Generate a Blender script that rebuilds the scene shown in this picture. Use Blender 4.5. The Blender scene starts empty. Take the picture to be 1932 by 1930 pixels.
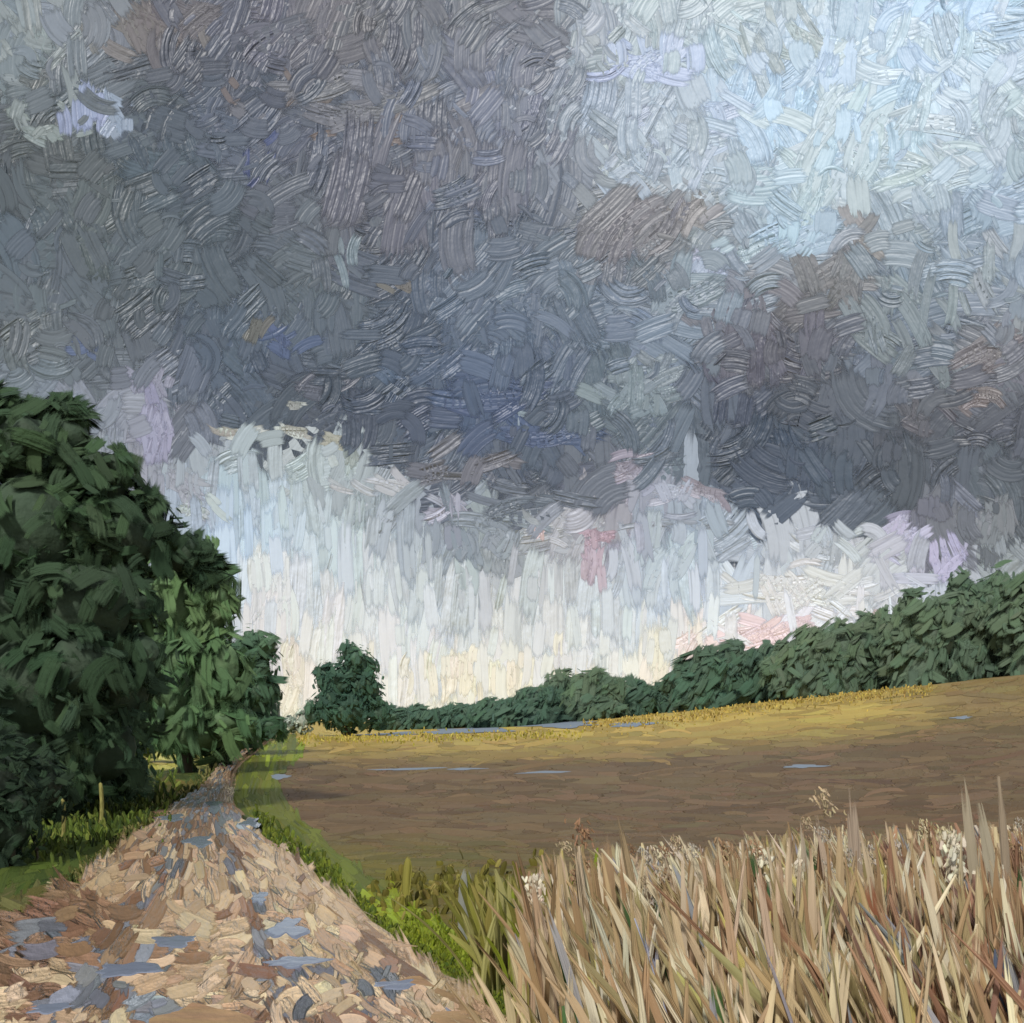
import bpy, math, numpy as np
rng = np.random.default_rng(7)
C = bpy.context.scene
# ------------------------------------------------------------------ camera, sky light, sun, exposure
PW = 1932.0; FPX = 1.072 * PW; HZ = 1352.0; EYE = 1.7
cam = bpy.data.objects.new('camera', bpy.data.cameras.new('camera'))
C.collection.objects.link(cam); C.camera = cam
cam.location = (0, 0, EYE); cam.rotation_euler = (math.radians(90), 0, 0)
cam.data.sensor_width = 36; cam.data.lens = 36 * 1.072
cam.data.shift_y = 387 / 1932; cam.data.clip_end = 3000; cam.data.clip_start = 0.1
SUN_AZ, SUN_EL = math.radians(-163), math.radians(42)      # sun behind the left shoulder
w = bpy.data.worlds.new('World'); C.world = w; w.use_nodes = True
nt = w.node_tree; nt.nodes.clear()
out = nt.nodes.new('ShaderNodeOutputWorld'); bg = nt.nodes.new('ShaderNodeBackground')
sky = nt.nodes.new('ShaderNodeTexSky'); sky.sky_type = 'NISHITA'; sky.sun_disc = False
sky.sun_elevation = SUN_EL; sky.sun_rotation = SUN_AZ % (2 * math.pi)
tc = nt.nodes.new('ShaderNodeTexCoord'); nz = nt.nodes.new('ShaderNodeTexNoise')
nz.inputs['Scale'].default_value = 3.0; nz.inputs['Detail'].default_value = 5
nt.links.new(tc.outputs['Generated'], nz.inputs['Vector'])
cr = nt.nodes.new('ShaderNodeValToRGB')
cr.color_ramp.elements[0].position = .35; cr.color_ramp.elements[0].color = (3.5, 3.5, 3.6, 1)
cr.color_ramp.elements[1].position = .65; cr.color_ramp.elements[1].color = (6.6, 6.6, 6.8, 1)
nt.links.new(nz.outputs['Fac'], cr.inputs['Fac'])
mx = nt.nodes.new('ShaderNodeMix'); mx.data_type = 'RGBA'; mx.inputs[0].default_value = .85
nt.links.new(sky.outputs[0], mx.inputs[6]); nt.links.new(cr.outputs[0], mx.inputs[7])
nt.links.new(mx.outputs[2], bg.inputs[0]); bg.inputs[1].default_value = 0.12
nt.links.new(bg.outputs[0], out.inputs[0])
sl = bpy.data.lights.new('sun', 'SUN'); sl.energy = 2.8; sl.angle = math.radians(4); sl.color = (1, .96, .9)
sun = bpy.data.objects.new('sun', sl); C.collection.objects.link(sun)
sd = np.array([math.sin(SUN_AZ) * math.cos(SUN_EL), math.cos(SUN_AZ) * math.cos(SUN_EL), math.sin(SUN_EL)])
from mathutils import Vector
sun.rotation_euler = Vector(sd).to_track_quat('Z', 'Y').to_euler(); sun.location = (-30, -30, 60)
C.view_settings.view_transform = 'Standard'; C.view_settings.look = 'None'
C.view_settings.exposure = 0; C.view_settings.gamma = 1
C.render.engine = 'CYCLES'; C.cycles.transparent_max_bounces = 48; C.cycles.max_bounces = 5

# ------------------------------------------------------------------ colour helpers
def lin(c):
    c = np.asarray(c, float)
    return np.where(c <= .04045, c / 12.92, ((c + .055) / 1.055) ** 2.4)
def hx(s): return lin([int(s[i:i + 2], 16) / 255 for i in (0, 2, 4)])
def pal(s): return np.array([hx(k) for k in s.split()])
def pick(p, n, wts=None):
    if wts is not None: wts = np.array(wts, float); wts /= wts.sum()
    return p[rng.choice(len(p), n, p=wts)]
def vnoise(x, y, sc, seed=0):                     # smooth value noise 0..1
    r = np.random.default_rng(seed).random((64, 64))
    x = np.asarray(x, float) / sc + 200; y = np.asarray(y, float) / sc + 200
    xi = np.floor(x).astype(int); yi = np.floor(y).astype(int); fx = x - xi; fy = y - yi
    fx = fx * fx * (3 - 2 * fx); fy = fy * fy * (3 - 2 * fy)
    g = lambda a, b: r[a % 64, b % 64]
    return (g(xi, yi) * (1 - fx) + g(xi + 1, yi) * fx) * (1 - fy) + (g(xi, yi + 1) * (1 - fx) + g(xi + 1, yi + 1) * fx) * fy
def jitter(col, amt, tint=.03):
    n = len(col); k = 1 + rng.normal(0, 1, (n, 1)) * amt; t = 1 + rng.normal(0, tint, (n, 3))
    return np.clip(col * k * t, .003, .9)

# ------------------------------------------------------------------ materials
def nodes(name):
    m = bpy.data.materials.new(name); m.use_nodes = True
    t = m.node_tree; return m, t, t.nodes['Principled BSDF']
def N(t, typ, **kw):
    n = t.nodes.new(typ)
    for k, v in kw.items(): setattr(n, k, v)
    return n
def math_(t, op, a, b=None, c=None):
    n = N(t, 'ShaderNodeMath', operation=op)
    for i, v in enumerate((a, b, c)):
        if v is None: continue
        if isinstance(v, (int, float)): n.inputs[i].default_value = v
        else: t.links.new(v, n.inputs[i])
    return n.outputs[0]
def paint(name, bump=1.0, rough=.45, emit=0.0, ragged=True, spec=.4, fa=.5, fl=.035, solid=.40, vary=.22, soft=.12, fine=.16, fr=1.6, rdg=.55, fy=.6):
    """thick bristled surface: col = colour, st = (across -1..1, along 0..1, metres per unit), br = bristle coordinates"""
    m, t, p = nodes(name); L = t.links.new
    ac = N(t, 'ShaderNodeAttribute', attribute_name='col'); st = N(t, 'ShaderNodeAttribute', attribute_name='st')
    br = N(t, 'ShaderNodeAttribute', attribute_name='br')
    mp = N(t, 'ShaderNodeVectorMath', operation='MULTIPLY'); mp.inputs[1].default_value = (fa, fl, 1)
    L(br.outputs['Vector'], mp.inputs[0])
    n1 = N(t, 'ShaderNodeTexNoise'); n1.inputs['Scale'].default_value = 1; n1.inputs['Detail'].default_value = 1.3
    n1.inputs['Roughness'].default_value = .6; L(mp.outputs[0], n1.inputs['Vector'])
    mp2 = N(t, 'ShaderNodeVectorMath', operation='MULTIPLY'); mp2.inputs[1].default_value = (fine, fine * fy, 1)
    L(br.outputs['Vector'], mp2.inputs[0])
    n2 = N(t, 'ShaderNodeTexNoise'); n2.inputs['Scale'].default_value = 1; n2.inputs['Detail'].default_value = 3
    L(mp2.outputs[0], n2.inputs['Vector'])
    sx = N(t, 'ShaderNodeSeparateXYZ'); L(st.outputs['Vector'], sx.inputs[0])
    s, tt, pm = sx.outputs
    b = n1.outputs['Fac']
    edge = math_(t, 'ABSOLUTE', s)
    ridge = N(t, 'ShaderNodeMapRange', interpolation_type='SMOOTHSTEP'); L(edge, ridge.inputs['Value'])
    ridge.inputs['From Min'].default_value = .6; ridge.inputs['From Max'].default_value = .92
    h = math_(t, 'ADD', math_(t, 'MULTIPLY', b, 1.5), math_(t, 'MULTIPLY', ridge.outputs[0], rdg))
    h = math_(t, 'ADD', h, math_(t, 'MULTIPLY', n2.outputs['Fac'], fr))
    bz = N(t, 'ShaderNodeSeparateXYZ'); L(br.outputs['Vector'], bz.inputs[0])      # every stroke has its own thickness of paint
    thick = math_(t, 'ADD', .35, math_(t, 'MULTIPLY', math_(t, 'POWER', math_(t, 'FRACT', math_(t, 'MULTIPLY', bz.outputs[2], 7.31)), 3), 2.2))
    h = math_(t, 'MULTIPLY', math_(t, 'MULTIPLY', math_(t, 'MULTIPLY', h, thick), pm), bump * 2.2)
    bp = N(t, 'ShaderNodeBump'); bp.inputs['Strength'].default_value = 1; bp.inputs['Distance'].default_value = 1
    L(h, bp.inputs['Height']); L(bp.outputs[0], p.inputs['Normal'])
    v = math_(t, 'ADD', math_(t, 'MULTIPLY', math_(t, 'ADD', b, n2.outputs['Fac']), vary), 1 - vary)
    mul = N(t, 'ShaderNodeVectorMath', operation='SCALE'); L(ac.outputs['Color'], mul.inputs[0]); L(v, mul.inputs['Scale'])
    L(mul.outputs[0], p.inputs['Base Color'])
    p.inputs['Roughness'].default_value = rough; p.inputs['Specular IOR Level'].default_value = spec
    if emit: L(mul.outputs[0], p.inputs['Emission Color']); p.inputs['Emission Strength'].default_value = emit
    if ragged:
        en = math_(t, 'MINIMUM', tt, math_(t, 'SUBTRACT', 1, tt))
        e1 = N(t, 'ShaderNodeMapRange', interpolation_type='SMOOTHSTEP'); L(en, e1.inputs['Value']); e1.inputs['From Max'].default_value = .28
        e2 = N(t, 'ShaderNodeMapRange', interpolation_type='SMOOTHSTEP'); L(math_(t, 'SUBTRACT', 1, edge), e2.inputs['Value']); e2.inputs['From Max'].default_value = .3
        a = math_(t, 'ADD', math_(t, 'MULTIPLY', e1.outputs[0], e2.outputs[0]), math_(t, 'MULTIPLY', math_(t, 'SUBTRACT', b, .5), 2.2))
        q = N(t, 'ShaderNodeMapRange', interpolation_type='SMOOTHSTEP'); L(a, q.inputs['Value']); q.inputs['From Min'].default_value = solid - soft; q.inputs['From Max'].default_value = solid + soft
        L(q.outputs[0], p.inputs['Alpha'])
    return m
M_CLOUD = paint('cloud_paint', bump=.55, emit=.05, rough=.42, solid=.5, soft=.4, fa=.26, fl=.014, fine=.08, spec=.4, vary=.1, rdg=.06)
M_SKYB = paint('sky_base', bump=.3, emit=.05, ragged=False)
M_GRND = paint('ground_strokes', bump=.8, rough=.5, soft=.07, solid=.42, spec=.08, rdg=0, fa=.25, fl=.012)
M_MUD = paint('wet_mud', bump=1.7, rough=.32, spec=.5, fa=.22, fl=.02, solid=.42, soft=.22, fr=2.2, rdg=.8)
M_LEAF = paint('foliage', bump=.5, rough=.7, spec=.05, soft=.45, solid=.6, fa=.28, fl=.02)
M_REED = paint('dry_reed', bump=1.5, rough=.38, ragged=True, spec=.2, fa=.26, fl=.008, fy=.05, vary=.4, solid=.2, soft=.25)
def ground_mat(name, rough=.8):
    m, t, p = nodes(name); L = t.links.new
    ac = N(t, 'ShaderNodeAttribute', attribute_name='col'); tc = N(t, 'ShaderNodeTexCoord')
    n = N(t, 'ShaderNodeTexNoise'); n.inputs['Scale'].default_value = 3; n.inputs['Detail'].default_value = 8
    L(tc.outputs['Object'], n.inputs['Vector'])
    v = math_(t, 'ADD', math_(t, 'MULTIPLY', n.outputs['Fac'], .8), .6)
    mul = N(t, 'ShaderNodeVectorMath', operation='SCALE'); L(ac.outputs['Color'], mul.inputs[0]); L(v, mul.inputs['Scale'])
    L(mul.outputs[0], p.inputs['Base Color']); p.inputs['Roughness'].default_value = rough
    bp = N(t, 'ShaderNodeBump'); bp.inputs['Strength'].default_value = .6; bp.inputs['Distance'].default_value = .15
    L(n.outputs['Fac'], bp.inputs['Height']); L(bp.outputs[0], p.inputs['Normal'])
    return m
M_BASE = ground_mat('soil')
def bark_mat(name, c1, c2, sc=6):
    m, t, p = nodes(name); L = t.links.new
    tc = N(t, 'ShaderNodeTexCoord'); mp = N(t, 'ShaderNodeMapping'); mp.inputs['Scale'].default_value = (sc, sc, sc * .2)
    L(tc.outputs['Object'], mp.inputs[0]); n = N(t, 'ShaderNodeTexNoise'); n.inputs['Detail'].default_value = 5; n.inputs['Scale'].default_value = 2
    L(mp.outputs[0], n.inputs['Vector']); r = N(t, 'ShaderNodeValToRGB')
    r.color_ramp.elements[0].position = .35; r.color_ramp.elements[1].position = .65
    r.color_ramp.elements[0].color = (*hx(c1), 1); r.color_ramp.elements[1].color = (*hx(c2), 1)
    L(n.outputs['Fac'], r.inputs[0]); L(r.outputs[0], p.inputs['Base Color']); p.inputs['Roughness'].default_value = .8
    bp = N(t, 'ShaderNodeBump'); bp.inputs['Distance'].default_value = .02; L(n.outputs['Fac'], bp.inputs['Height']); L(bp.outputs[0], p.inputs['Normal'])
    return m
M_BARK = bark_mat('bark', '2a2a1c', '4a4230'); M_POST = bark_mat('weathered_post', '6f6a30', 'a09a58', 20)

# ------------------------------------------------------------------ mesh helpers
def link(name, me, mat, parent=None):
    me.materials.append(mat); o = bpy.data.objects.new(name, me); C.collection.objects.link(o)
    if parent is not None: o.parent = parent
    return o
def tag(o, label=None, cat=None, group=None, kind=None):
    if label: o['label'] = label
    if cat: o['category'] = cat
    if group: o['group'] = group
    if kind: o['kind'] = kind
    return o
def attr(me, name, typ, data):
    a = me.attributes.new(name, typ, 'POINT')
    a.data.foreach_set('color' if typ == 'FLOAT_COLOR' else 'vector', np.ascontiguousarray(data, np.float32).ravel())
def raw_mesh(name, V, F, smooth=True):
    """V (n,3) F (k,4) quads"""
    me = bpy.data.meshes.new(name); me.vertices.add(len(V)); me.vertices.foreach_set('co', np.ascontiguousarray(V, np.float32).ravel())
    k = len(F); me.loops.add(k * 4); me.loops.foreach_set('vertex_index', np.ascontiguousarray(F, np.int32).ravel())
    me.polygons.add(k); me.polygons.foreach_set('loop_start', np.arange(k, dtype=np.int32) * 4)
    me.polygons.foreach_set('loop_total', np.full(k, 4, np.int32))
    me.polygons.foreach_set('use_smooth', np.full(k, smooth)); me.update(calc_edges=True)
    return me
def grid_faces(nb, a, b):
    """nb independent grids of a x b verts"""
    i, j = np.meshgrid(np.arange(a - 1), np.arange(b - 1), indexing='ij')
    q = np.stack([i * b + j, i * b + j + 1, (i + 1) * b + j + 1, (i + 1) * b + j], -1).reshape(-1, 4)
    return (q[None] + (np.arange(nb) * a * b)[:, None, None]).reshape(-1, 4)
def colattr(me, col):
    attr(me, 'col', 'FLOAT_COLOR', np.concatenate([col, np.ones((len(col), 1))], 1))
def finish(name, P, col, st, br):
    nb, a, b, _ = P.shape
    me = raw_mesh(name, P.reshape(-1, 3), grid_faces(nb, a, b))
    colattr(me, np.broadcast_to(col[:, None, None, :], (nb, a, b, 3)).reshape(-1, 3))
    attr(me, 'st', 'FLOAT_VECTOR', st.reshape(-1, 3)); attr(me, 'br', 'FLOAT_VECTOR', br.reshape(-1, 3))
    return me
def strokes_px(name, cx, cy, ang, Ln, Wd, curve, col, mapfn, n=8, m=3):
    """strokes laid over a surface; mapfn turns directions into points of that surface"""
    N_ = len(cx); t = np.linspace(-.5, .5, n + 1); s = np.linspace(-.5, .5, m)
    cx, cy, ang, Ln, Wd, curve = [np.asarray(a, float) for a in (cx, cy, ang, Ln, Wd, curve)]
    T, S = np.meshgrid(t, s, indexing='ij')
    # a bent centre line with a width that swells a little
    th = ang[:, None, None] + curve[:, None, None] * T[None]
    along = Ln[:, None, None] * T[None]
    ux, uy = np.cos(ang)[:, None, None], np.sin(ang)[:, None, None]
    off = curve[:, None, None] * Ln[:, None, None] * T[None] ** 2 * .5
    px = cx[:, None, None] + ux * along - uy * off; py = cy[:, None, None] + uy * along + ux * off
    W = Wd[:, None, None] * (1 - .25 * (2 * np.abs(T[None])) ** 3)
    px = px - np.sin(th) * S[None] * W; py = py + np.cos(th) * S[None] * W
    P, pm = mapfn(px, py, np.arange(N_)[:, None, None] * np.ones_like(px))
    st = np.stack([np.broadcast_to(2 * S[None], px.shape), np.broadcast_to(T[None] + .5, px.shape), pm], -1)
    sc = 1024 / PW
    br = np.stack([S[None] * W * sc + rng.random(N_)[:, None, None] * 900, along * sc + 0 * S[None] + rng.random(N_)[:, None, None] * 700,
                   np.broadcast_to(rng.random(N_)[:, None, None] * 50, px.shape)], -1)
    return finish(name, P, col, st, br)

# ------------------------------------------------------------------ terrain
def H(x, y):
    x = np.asarray(x, float); y = np.asarray(y, float)
    r = .112 * 6 * np.logaddexp(0, x / 6); r = 30 * np.tanh(r / 30)
    s = np.clip((y - 12) / 113, 0, 1); s = s * s * (3 - 2 * s)
    return r * s
YS = np.concatenate([np.linspace(1.5, 30, 200), np.geomspace(30.2, 640, 160)])
def ground_hit(px, py):
    sh = px.shape; X = ((px - 966) / FPX).ravel(); Z = ((HZ - py) / FPX).ravel()
    D = np.empty(len(X))
    for a in range(0, len(X), 20000):
        x = X[a:a + 20000, None]; z = Z[a:a + 20000, None]
        g = EYE + z * YS - H(x * YS, YS[None] + 0 * x)
        below = g < 0; k = np.where(below.any(1), below.argmax(1), len(YS) - 1); k = np.maximum(k, 1)
        r = np.arange(len(x)); g0 = g[r, k - 1]; g1 = g[r, k]
        f = np.clip(g0 / (g0 - g1 + 1e-9), 0, 1); D[a:a + 20000] = YS[k - 1] + f * (YS[k] - YS[k - 1])
    return (X * D).reshape(sh), D.reshape(sh)
def to_px(x, y, z): return 966 + FPX * x / y, HZ - FPX * (z - EYE) / y
def at(px, D): return (px - 966) / FPX * D
def on_ground(lift=(.3, 1.2), spread=0.0):
    def f(px, py, i):
        x, y = ground_hit(px, py); pm = y / FPX * (PW / 1024)
        r = lift[0] + (lift[1] - lift[0]) * i / (i.max() + 1)
        return np.stack([x, y, H(x, y) + pm * r + .006 + (spread * pm * (np.abs(np.linspace(-1, 1, px.shape[2])) ** 3 - .4) if spread else 0)], -1), pm
    return f
RS = 600.0
def on_sky(r0, dr):                                # an upright round wall of cloud far beyond the field
    def f(px, py, i):
        X = (px - 966) / FPX; Z = (HZ - py) / FPX; k = (r0 - dr * i) / np.sqrt(X * X + 1)
        return np.stack([X * k, k, np.maximum(Z * k + EYE, -8)], -1), k / FPX * PW / 1024
    return f

# ------------------------------------------------------------------ SKY
G = '''8d9599 80858a 6f6c70 6b686e 6b6870 757277 737680 777880 73747e 8f9ba6 a9bac4 9fb0bb a3b7c5 b4c6d3 b0c5d5 b2c6d4
7c8486 787f84 666a70 666a76 62656e 6f7078 70727b 767782 7a7c88 97a3b0 a6b8cc a6b7c4 aec1cd b3c7d3 b5c9d6 adc0cd
6c7172 63696c 5f6870 5e636d 62656f 6a6b76 6b6d78 70727c 777a86 a0afbc a4b4c5 a5b5c0 afc3cd abbfcb a8bac5 a4b5c1
697279 616b6f 5f686e 5f6870 626871 676a74 666873 636b78 66707e 72747c 7b7e86 8fa0ad 9cb3c5 848e98 93a2ae 98a7b2
6c7780 646e76 606a71 606a73 5f6a74 5f6a78 616c7c 66707e 6b7887 6e7a88 75828f 7f8ea0 706f76 74808a 7f8c96 848f9a
78828c 6e7782 68717c 5f6a76 5c6878 5d6a79 5a687a 586678 5f6c7c 687584 74808e 5f6270 5f6270 6b7480 6b7580 75777f
7a8490 868f9f 9096a8 5f6b7c 5e697a 515e73 4f5c74 4c5c77 52617a 6c7b89 6a7888 565f70 565f6c 5c6470 5e626c 666872
8a94a0 9098a4 9c9fae b0c0cc b4c2ca 94a1a8 6a7584 6b7280 5a687c 6c7284 6d7686 586474 535f70 525e6e 59626e 60676f
a0aab4 a0aab4 a4acb8 bccad6 c4d3df c0cedb a8b4c2 7c8896 8e97a4 aaa9b8 b0bcca 9ea8b6 828c98 9da8b2 a9abc0 8c939f
c4ccd2 c8ced4 c8ccd4 d0d6dc d2dbe5 cdd8e2 c6d4e1 bccbd9 becbdb b8cada bccfdd c8d3de d3d8de d0d6de c3cbe0 9aa4a8
d0d2d4 d0d2d4 d0d2d4 d8d8d6 dedddb d4dade d3dbe4 dbdbd8 d6dbde d2d9e0 d8d7d6 dfd0d4 d9cace cdd0d6 c0c4cc a0a4a8
dcd8cc dcd8cc dcd8cc e0dccc e6e2d4 e2deD2 e4dfd0 e4dec8 e0dac4 e0d8c8 dcd4c8 dcd0c8 d0c8c4 c4c4c4 b0b4b4 a0a4a4'''
GRID = np.array([[hx(c) for c in r.split()] for r in G.split('\n')])
GRID *= np.array([.95, 1.0, 1.07])
lum = GRID.mean(-1, keepdims=True); GRID *= np.clip(.8 + (lum - .12) * 1.2, .78, 1)
GRID[9:, 3:13] = GRID[9:, 3:13] * .8 + .2 * hx('f4f0e8')
GRID[6:9, 8:] *= .86; GRID[0:4, 2:9] *= np.array([.92, .99, 1.05])
BX = [0, 200, 300, 400, 520, 650, 760, 860, 900, 1000, 1090, 1140, 1170, 1250, 1330, 1430, 1500, 1700, 1800, 1932]
BY = [720, 740, 790, 825, 800, 865, 895, 935, 965, 975, 965, 935, 885, 895, 930, 985, 1000, 985, 1030, 990]
def sky_col(px, py):
    px = np.asarray(px, float); py = np.asarray(py, float)
    dB = py - np.interp(px, BX, BY); py = py + np.where(np.abs(dB) < 85, np.sign(dB) * (85 - np.abs(dB)) * .9, 0)     # the cloud base is a clear edge
    gx = np.clip((np.asarray(px, float) - 60) / 120.8, 0, 14.999); gy = np.clip((np.asarray(py, float) - 60) / 120, 0, 10.999)
    i = gx.astype(int); j = gy.astype(int); a = (gx - i)[..., None]; b = (gy - j)[..., None]
    return (GRID[j, i] * (1 - a) + GRID[j, i + 1] * a) * (1 - b) + (GRID[j + 1, i] * (1 - a) + GRID[j + 1, i + 1] * a) * b
# the curved sky backdrop, 150 degrees wide, then the brushed clouds in front of it
az = np.radians(np.linspace(-76, 76, 97)); zz = np.linspace(-10, 560, 49)
A, E = np.meshgrid(az, zz, indexing='ij'); P = np.stack([np.sin(A) * (RS + 45), np.cos(A) * (RS + 45), E], -1)
bx, by = to_px(P[..., 0], P[..., 1], P[..., 2])
me = raw_mesh('sky', P.reshape(-1, 3), grid_faces(1, *A.shape))
colattr(me, sky_col(bx, by).reshape(-1, 3))
attr(me, 'st', 'FLOAT_VECTOR', np.stack([0 * A, 0 * A + .5, 0 * A + .5], -1).reshape(-1, 3))
attr(me, 'br', 'FLOAT_VECTOR', np.stack([A * 500, E, 0 * A], -1).reshape(-1, 3))
tag(link('sky', me, M_SKYB), kind='structure')

def sky_layer(n, L0, W0, amt, x0=-150, x1=2080, y0=-150, y1=1420):
    cx = rng.uniform(x0, x1, n); cy = rng.uniform(y0, y1, n)
    # below the cloud base the brushing turns vertical like falling rain
    base = np.interp(cx, BX, BY) + 40
    rain = cy > base + rng.normal(20, 25, n)
    swirl = math.pi * 2.2 * vnoise(cx, cy, 260, 1) + rng.normal(0, .55, n)
    ang = np.where(rain, math.pi / 2 + rng.normal(0, .09, n), swirl)
    chaos = rain & (cx > 1350) & (rng.random(n) < .55); ang[chaos] = rng.normal(0, .7, chaos.sum())
    k = rng.uniform(.6, 1.45, n)
    L_ = L0 * k * np.where(rain, 1.25, 1); W_ = W0 * rng.uniform(.6, 1.4, n) * np.where(rain, .55, 1); L_ = np.where(rain, np.minimum(L_, (cy - base) * 1.3 + 50), L_); amt = np.where(rain, amt * .45, amt)[:, None]
    col = jitter(sky_col(cx + rng.normal(0, 20, n), cy + rng.normal(0, 9, n)), amt, .012)
    mott = 1 + .34 * (vnoise(cx, cy, 150, 41) - .5) + .26 * (vnoise(cx, cy, 62, 43) - .5); mott = np.where(rain, 1 + (mott - 1) * .35, mott)
    warm = (vnoise(cx, cy, 210, 47) - .5)[:, None] * np.array([.12, 0, -.16]); col = np.clip(col * mott[:, None] * (1 + warm), .003, .88)
    return [cx, cy, ang, L_, W_, rng.normal(0, 1.1, n) * np.where(rain, .12, 1), col]
S = []
def outside(n):                                    # the same clouds go on beyond the picture, coarser
    cx = rng.uniform(-4200, 6100, n); cy = rng.uniform(-560, 1420, n)
    keep = (cx < 60) | (cx > 1870) | (cy < 60)
    cx, cy = cx[keep], cy[keep]; n = len(cx)
    dark = vnoise(cx, cy, 700, 9)[:, None]
    col = sky_col(cx, cy); far = np.clip(np.maximum(np.maximum(-cx, cx - 1932), -cy) / 500, 0, 1)[:, None] * np.clip((1100 - cy) / 300, 0, 1)[:, None]
    col = col * (1 - far) + far * (hx('666c76') * (1 - dark) + hx('96a4b0') * dark)
    return [cx, cy, math.pi * 3 * vnoise(cx, cy, 500, 1), rng.uniform(240, 480, n), rng.uniform(110, 200, n), rng.normal(0, .8, n), jitter(col, .08)]
S.append(outside(2200))
S.append(sky_layer(900, 230, 130, .015))
S.append(sky_layer(1900, 150, 96, .02))
S.append(sky_layer(1200, 115, 66, .025))
def patch(cx, cy, w_, h_, col, n, L_=50, W_=22, ang=None, sa=.5, amt=.07, cv=.6):
    x = rng.normal(cx, w_ / 2.4, n); y = rng.normal(cy, h_ / 2.4, n)
    a = (rng.uniform(0, 3.14, n) if ang is None else np.full(n, ang) + rng.normal(0, sa, n))
    S.append([x, y, a, L_ * rng.uniform(.6, 1.4, n), W_ * rng.uniform(.6, 1.4, n), rng.normal(0, cv, n), jitter(.5 * np.tile(hx(col), (n, 1)) + .5 * sky_col(x, y), amt * .5, .012)])
V = math.pi / 2
patch(100, 235, 90, 50, 'a4b2b4', 14); patch(205, 212, 60, 50, 'b4c8e4', 10); patch(160, 215, 50, 46, 'b3c2ee', 12, 70, 34, V, .2)
patch(60, 60, 120, 110, '9aa5a8', 18, 90, 34, V - .4); patch(60, 150, 70, 60, '5f6464', 6)
patch(250, 60, 150, 60, '837c78', 12, 110, 30, .7, .3); patch(330, 40, 120, 60, '6f6a70', 8, 100, 40); patch(700, 230, 160, 40, '7f6c58', 9, 60, 16, 0, .4)
patch(530, 180, 120, 40, '7a6c60', 10, 40, 14); patch(660, 190, 180, 60, '7c7e86', 14, 120, 34, 0, .4); patch(490, 310, 30, 50, '3f4f88', 5, 60, 16, V + .5, .3)
patch(650, 480, 30, 50, '8fa2ae', 3, 60, 18, V, .2); patch(730, 520, 50, 20, '4c5c84', 5, 50, 18, 0, .3); patch(560, 640, 60, 40, '4a5c88', 6, 60, 20)
patch(790, 340, 170, 140, '666876', 14, 150, 70, V + .1, .25); patch(930, 330, 60, 120, '686b79', 7, 140, 50, V, .2)
patch(760, 545, 30, 20, '7c7464', 3, 40, 18); patch(480, 620, 60, 40, '6f6a5c', 5); patch(150, 660, 50, 30, '566899', 5, 60, 20, .4, .3)
patch(1250, 120, 110, 60, 'acbbe0', 14, 90, 36); patch(1360, 230, 50, 70, 'a8b8da', 8); patch(1160, 80, 70, 40, 'a8b4ba', 10); patch(1290, 310, 160, 60, 'a5b4c6', 12, 110, 36, .3, .5)
patch(1130, 300, 50, 50, 'c0c8cc', 8, 50, 22, V); patch(1160, 340, 60, 40, 'a8bad0', 6); patch(1620, 190, 260, 180, 'bccdd6', 40, 110, 34); patch(1800, 70, 220, 110, 'b8ccdb', 30, 100, 36)
patch(1550, 350, 110, 70, 'b4c6cc', 14, 120, 40, V, .3); patch(1700, 300, 140, 80, 'b0c2c8', 18, 90, 24, 1.0, .6); patch(1500, 60, 120, 70, '98a49c', 8, 100, 24, .6)
patch(1190, 430, 110, 50, '6b6870', 16, 110, 40, -.9, .3); patch(1180, 510, 80, 40, '6e727e', 10, 90, 40, -1, .3); patch(1300, 410, 90, 30, '857c76', 9, 70, 24)
patch(1500, 440, 60, 50, 'a5c0d8', 12, 110, 34, -.35, .15); patch(1420, 475, 50, 24, 'aabfcc', 9, 60, 26, -.3, .3); patch(1340, 505, 40, 24, 'b0bfdc', 10, 50, 26, -.6, .3); patch(1310, 495, 20, 10, 'b8bedc', 3)
patch(1610, 440, 50, 60, '82746c', 5, 70, 20, 1.1, .2); patch(1570, 520, 110, 60, '6c6866', 14, 90, 36); patch(1400, 590, 110, 60, '6a6670', 14, 110, 40, 1.1, .3)
patch(1700, 620, 110, 110, '7c8a92', 20, 120, 34, 1.2, .5); patch(1850, 520, 100, 90, '96a2aa', 18, 90, 24, .9, .6); patch(1450, 660, 110, 60, '5f6070', 10, 140, 36, V, .2)
patch(1210, 740, 90, 60, '8a9ba6', 22, 70, 30); patch(1230, 700, 80, 40, '8795a2', 10); patch(1300, 560, 120, 60, '8494a4', 12, 110, 40)
patch(1760, 780, 90, 60, '5e5f68', 12, 60, 20); patch(1850, 700, 90, 60, '7c7478', 14, 80, 26, -.5, .3); patch(1840, 760, 60, 30, '877e80', 6)
patch(950, 740, 150, 70, '4b5c80', 18, 120, 34, .2, .4); patch(1030, 820, 130, 30, '4c5e84', 12, 110, 24, .2, .3); patch(760, 690, 90, 40, '50627f', 9, 90, 30, .1, .4); patch(600, 730, 60, 30, '5c5c68', 6)
patch(975, 790, 12, 24, 'a8bac8', 3, 30, 10, V, .5); patch(860, 880, 90, 40, '77757c', 8, 80, 30, -.4)
patch(560, 765, 26, 10, 'c8cec8', 4, 40, 12, .1, .2); patch(450, 822, 60, 12, 'cdcabc', 9, 60, 14, .05, .2); patch(560, 815, 40, 14, 'd0d0c4', 8, 50, 14, .2, .3); patch(625, 835, 30, 18, 'd4d4c0', 7, 50, 16, .3, .3); patch(655, 865, 30, 24, 'bac6c0', 7, 40, 20, V, .4)
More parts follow.
